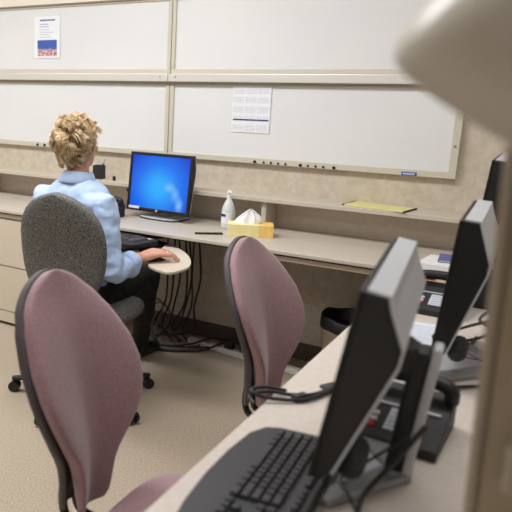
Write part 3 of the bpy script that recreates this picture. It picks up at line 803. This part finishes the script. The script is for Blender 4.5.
def hand(mb, wr, d, upv, side, k=1.0):
    """side=+1 right hand (thumb towards -x side); k scales the hand"""
    d = d.normalized(); x = d.cross(upv).normalized(); u = x.cross(d).normalized()
    def P(a, b, c): return wr + (x*(a*side) + d*b + u*c)*k
    sc = lambda l: [(p*k, q*k) for p, q in l]
    mb.tube([P(0,-.03,0),P(0,0,0),P(0,.03,.008),P(0,.06,.016),P(0,.085,.015),P(0,.097,.008)], sc([(.025,.021),(.026,.020),(.034,.020),(.041,.018),(.041,.015),(.034,.011)]), 16, ref=x)
    tips = []
    for (ox, ln, sp) in ((-.032,.070,-.18),(-.0108,.078,-.05),(.0108,.073,.07),(.032,.057,.20)):
        dd = (d + x*(sp*side)).normalized(); ln *= k
        p0 = P(ox*.9,.075,.012); p1 = P(ox,.093,.012)
        p2 = p1 + dd*ln*.42 + u*.003*k; p3 = p2 + dd*ln*.30 - u*.015*k; p4 = p3 + dd*ln*.22 - u*.017*k
        mb.tube([p0,p1,p2,p3,p4], [q*k for q in (.0095,.0093,.0086,.0078,.0066)], 10, ref=x, round_ends=True); tips.append((p4, dd, u, p2))
    mb.tube([P(-.018,.015,-.002),P(-.036,.040,-.006),P(-.048,.066,-.010),P(-.050,.088,-.014)], [q*k for q in (.015,.0125,.0105,.008)], 10, ref=x, round_ends=True)
    return tips, x
body = MB()
body.loft(torso_rings(-.006))
HC = V((-.035,.075,1.235))
for sh, el, wr in ((shR,elR,wrR),(shL,elL,wrL)): arm(body, sh, el, wr, -.004)
# neck and head
body.tube([V((-.012,.05,1.02)), V((-.016,.055,1.08)), V((-.024,.066,1.14)), HC+V((0,-.005,-.04))], [.064,.053,.052,.056], 18, ref=V((1,0,0)))
hr = []
for (zz,rx,y0,y1) in ((-.118,.020,.035,.070),(-.108,.036,.005,.088),(-.085,.052,-.03,.096),(-.05,.064,-.065,.099),(-.01,.071,-.088,.100),(.035,.074,-.095,.098),(.075,.066,-.085,.084),(.105,.045,-.055,.055),(.118,.016,-.02,.02)):
    hr.append([HC+V((rx*math.cos(a), (y0+y1)/2+(y1-y0)/2*math.sin(a), zz)) for a in [2*PI*k/24 for k in range(24)]])
body.loft(hr)
body.tube([HC+V((0,.094,.01)),HC+V((0,.108,-.02)),HC+V((0,.118,-.038)),HC+V((0,.10,-.046))], [.009,.012,.015,.010], 10, round_ends=True)   # nose
body.ball(HC+V((0,.088,-.10)), .02, 8)                                                                                            # chin
for s in (-1,1):
    body.tube([HC+V((s*.070,-.004,.018)),HC+V((s*.080,-.012,.016)),HC+V((s*.082,-.014,-.01)),HC+V((s*.076,-.006,-.034))], [(.006,.010),(.007,.014),(.006,.012),(.005,.007)], 10, ref=V((1,0,0)), round_ends=True)   # ears
    body.ball(HC+V((s*.032,.082,-.035)), .022, 8)
tipsR, xR = hand(body, wrR, V((.50,.86,-.03)), V((0,-.05,1)), 1, 1.2)
tipsL, xL = hand(body, wrL, V((.30,.95,-.06)), V((0,0,1)), -1)
# legs under the trousers
hipR, knR, anR = L(-1.815,2.47,.545), L(-1.775,2.90,.555), L(-1.93,3.10,.10)
hipL, knL, anL = L(-2.015,2.47,.545), L(-2.07,2.92,.555), L(-2.10,3.12,.10)
def leg(mb, hip, kn, an, g=0):
    mb.tube([hip+V((0,-.04,0)), hip.lerp(kn,.4), hip.lerp(kn,.85), kn+V((0,.01,-.012)), kn.lerp(an,.15), kn.lerp(an,.4), kn.lerp(an,.75), an], [.085+g,.078+g,.064+g,.060+g,.058+g,.056+g,.044+g,.038+g*1.4], 18, ref=V((1,0,0)), round_ends=True)
leg(body, hipR, knR, anR, -.008); leg(body, hipL, knL, anL, -.008)
bo = body.build('body', M['skin'], pr)
bake(bo, [('REMESH', dict(mode='VOXEL', voxel_size=.0042)), ('SMOOTH', dict(factor=.5, iterations=4))])
# shirt
stx = bpy.data.textures.new('cloth_folds', 'CLOUDS'); stx.noise_scale = .07; stx.noise_depth = 2
st = MB(); st.loft(torso_rings(.014, .50))
arm(st, shR, elR, wrR, .015, .62); arm(st, shL, elL, wrL, .015, .62)
st.tube([V((-.012,.05,1.0)), V((-.016,.054,1.075))], [.085,.066], 18, ref=V((1,0,0)))
so = st.build('shirt', M['shirt'], pr)
bake(so, [('REMESH', dict(mode='VOXEL', voxel_size=.0075)), ('SMOOTH', dict(factor=.5, iterations=6)),
          ('DISPLACE', dict(texture=stx, strength=.025, mid_level=.5, texture_coords='LOCAL')), ('SMOOTH', dict(factor=.4, iterations=2))])
# rolled cuffs
for nm, el, wr in (('cuff',elR,wrR),('cuff',elL,wrL)):
    d = (wr-el); cf = MB(); a, b = el.lerp(wr,.42), el.lerp(wr,.66)
    s, u = frame_of(d, V((1,0,0))); rings = []
    for (f_, r) in ((.44,.052),(.47,.059),(.58,.061),(.66,.060),(.67,.055),(.64,.046),(.5,.043)):
        p = el.lerp(wr,f_); rings.append([p + (s*math.cos(q)+u*math.sin(q))*(r*(1+.06*math.sin(3*q+f_*9)+.04*math.sin(5*q))) for q in [2*PI*k/32 for k in range(32)]])
    cf.loft(rings); cf.build(nm, M['shirt'], so, smooth=60)
# collar
co = MB(); rings = []
for (r, zz, k) in ((.066,1.045,0),(.0645,1.075,0),(.062,1.098,.0),(.067,1.102,.0),(.074,1.088,.0),(.088,1.058,.0),(.084,1.05,0)):
    rings.append([V((-.018+r*1.02*math.cos(a), .056+r*math.sin(a)+(1.075-zz)*-.2, zz+.008*-math.sin(a))) for a in [2*PI*i/32 for i in range(32)]])
co.loft(rings, cap=False); co.build('collar', M['shirt'], so, smooth=70)
# trousers, shoes
tr = MB(); leg(tr, hipR, knR, anR, .006); leg(tr, hipL, knL, anL, .006)
tr.tube([V((-.02,-.02,.50)), V((-.02,.0,.56)), V((-.02,.0,.60))], [(.185,.13),(.188,.132),(.178,.125)], 24, ref=V((1,0,0)))
to = tr.build('trousers', M['trouser'], pr)
bake(to, [('REMESH', dict(mode='VOXEL', voxel_size=.009)), ('SMOOTH', dict(factor=.5, iterations=5)),
          ('DISPLACE', dict(texture=stx, strength=.012, mid_level=.5, texture_coords='LOCAL'))])
for an in (anR, anL):
    s = MB(); z0 = -an.z
    s.tube([an+V((0,-.055,z0+.048)), an+V((0,-.02,z0+.055)), an+V((0,.04,z0+.05)), an+V((0,.11,z0+.036)), an+V((0,.165,z0+.026)), an+V((0,.185,z0+.022))],
           [(.03,.044),(.036,.052),(.038,.047),(.044,.033),(.036,.024),(.018,.016)], 16, ref=V((1,0,0)), round_ends=False)
    sh_ = s.build('shoe', M['black'], pr, smooth=60)
# face details
for s in (-1,1):
    MB().ball(HC+V((s*.030,.088,.008)), .011, 8).build('eye', M['eye'], pr, smooth=60)
    MB().tube([HC+V((s*.016,.096,.026)),HC+V((s*.032,.094,.032)),HC+V((s*.048,.082,.027))], .004, 6, round_ends=True).build('eyebrow', M['hairb'], pr, smooth=60)
MB().tube([HC+V((-.022,.088,-.068)),HC+V((0,.097,-.066)),HC+V((.022,.088,-.068))], [(.003,.005),(.005,.008),(.003,.005)], 8, ref=V((0,1,0)), round_ends=True).build('lips', M['lip'], pr, smooth=60)
for tips in (tipsR, tipsL):
    for p4, dd, u, p2 in tips:
        MB().ball((0,0,0), 1, 6).build('fingernail', M['nail'], pr, smooth=60, mtx=Matrix.Translation(p4+dd*.002+u*.0050) @ Matrix.Diagonal((.0052,.0065,.0030,1)))
p = tipsR[2][3]; a = tipsR[2][1]
rg = MB(); c0 = p - a*.016; s, u = frame_of(a, V((0,0,1)))
rg.tube([c0+(s*math.cos(q)+u*math.sin(q))*.0105 for q in [2*PI*k/20 for k in range(21)]], .0022, 6); rg.build('ring', M['chrome'], pr, smooth=60)
# hair: scalp cap and curls
hb = MB(); rings = []
HN = 36
def scalp(th, ph, k=1.0):
    q = 1.0 if th < 1.7 else 1-.22*(th-1.7)**1.2
    return HC + V((.0, -.014, .010)) + V((.083*k*q*math.sin(min(th,1.75))*math.cos(ph), .104*k*q*math.sin(min(th,1.75))*math.sin(ph), .104*k*math.cos(th)*(1 if th < 1.57 else 1.22)))
def hairline(ph):
    fr = math.sin(ph)
    return 2.55 - .75*max(0,fr+.55)**.8 if fr < .3 else 1.25
for i in range(1,14):
    th = i*.2; ring = []
    for k in range(HN):
        ph = 2*PI*k/HN; ring.append(scalp(min(th, hairline(ph)), ph, .97))
    rings.append(ring)
hb.loft(rings)
ho = hb.build('hair', M['hairb'], pr, smooth=80)
def curls(clumps, per, m):
    cu = MB()
    while clumps:
        th = math.acos(random.uniform(-.82,1)); ph = random.uniform(0,2*PI)
        if th > hairline(ph): continue
        clumps -= 1
        c = scalp(th, ph, .95); nrm = (c-HC-V((0,-.014,0))).normalized()
        swirl = V((mnoise.noise(c*15), mnoise.noise(c*15+V((9,3,1))), mnoise.noise(c*15+V((2,7,5)))-.45))
        s, u = frame_of(nrm, swirl + V([random.uniform(-.2,.2) for _ in range(3)]))
        ln = random.uniform(.035,.062)*(1 if th < 1.9 else .7); bend = random.uniform(-2.6,2.6); lift = random.uniform(.010,.026)*(1 if th < 1.7 else .55)
        wv = random.uniform(.0015,.004); fq = random.uniform(1.0,1.8)*2*PI; a0 = random.uniform(0,6)
        for k in range(per):
            o = s*random.gauss(0,.004) + u*random.gauss(0,.0055) + nrm*random.gauss(0,.0022); lk = ln*random.uniform(.8,1.15); pts = []; p = c + o; ang = 0
            N = 9
            for i in range(N):
                q = i/(N-1); ang = bend*(q-.3)
                pts.append(p + nrm*(lift*math.sin(q*PI*.85)+.003 + wv*math.sin(fq*q+a0)*.6) + u*(wv*math.cos(fq*q+a0)))
                p = p + (s*math.cos(ang)+u*math.sin(ang))*(lk/N)
            cu.tube(pts, [.0011,.0014,.0015,.0015,.0015,.0014,.0013,.0010,.0006], 4)
    cu.build('curls', m, ho, smooth=70)
curls(190, 11, M['hair']); curls(150, 10, M['hairl'])

# ------------------------------------------------------------------ lamp in the right foreground
lt = thing('task_lamp', 'taupe task lamp with a leaning column, blurred at the right edge of the foreground', 'lamp', (0.02,.90,DZ))
def LL(x,y,zz): return V((x-.02, y-.90, zz-DZ))
def slant(x0, x1, zb, zt_, d0, d1, name, m, bev=.004):
    # box leaning with the column: y follows the lean
    def yy(zz): return .90 - (zz-.77)*.319
    mb = MB(); mb.loft([[LL(x0,yy(zz)+d0,zz),LL(x1,yy(zz)+d0,zz),LL(x1,yy(zz)+d1,zz),LL(x0,yy(zz)+d1,zz)] for zz in (zb,zt_)])
    return mb.build(name, m, lt, bevel=bev)
slant(-.045,.075,DZ+.02,1.47,0,.035,'column', M['lampd'])
slant(-.058,-.046,DZ+.02,1.46,-.002,.037,'column_edge', M['lampl'])
hb_ = slant(-.022,.07,1.035,1.10,-.03,-.001,'switch_housing', M['lampl'], .006)
q = slant(-.008,.02,1.058,1.078,-.032,-.0302,'switch_label', M['lampd'], .001)
MB().lathe([(.16,0),(.165,.008),(.15,.02),(.05,.028)], n=40).build('base', M['lampd'], lt, smooth=40)
ax = V((.655,.25,-.711)).normalized(); cen = LL(-.076,.603,1.546)
hp = [(.02,-.020),(.055,-.013),(.077,-.008),(.087,-.001),(.090,.008),(.090,.018),(.084,.05),(.074,.09),(.062,.13),(.05,.155),(.02,.16)]
MB().lathe(hp, cen, ax, 48).build('lamp_head', M['lamp'], lt, smooth=50)
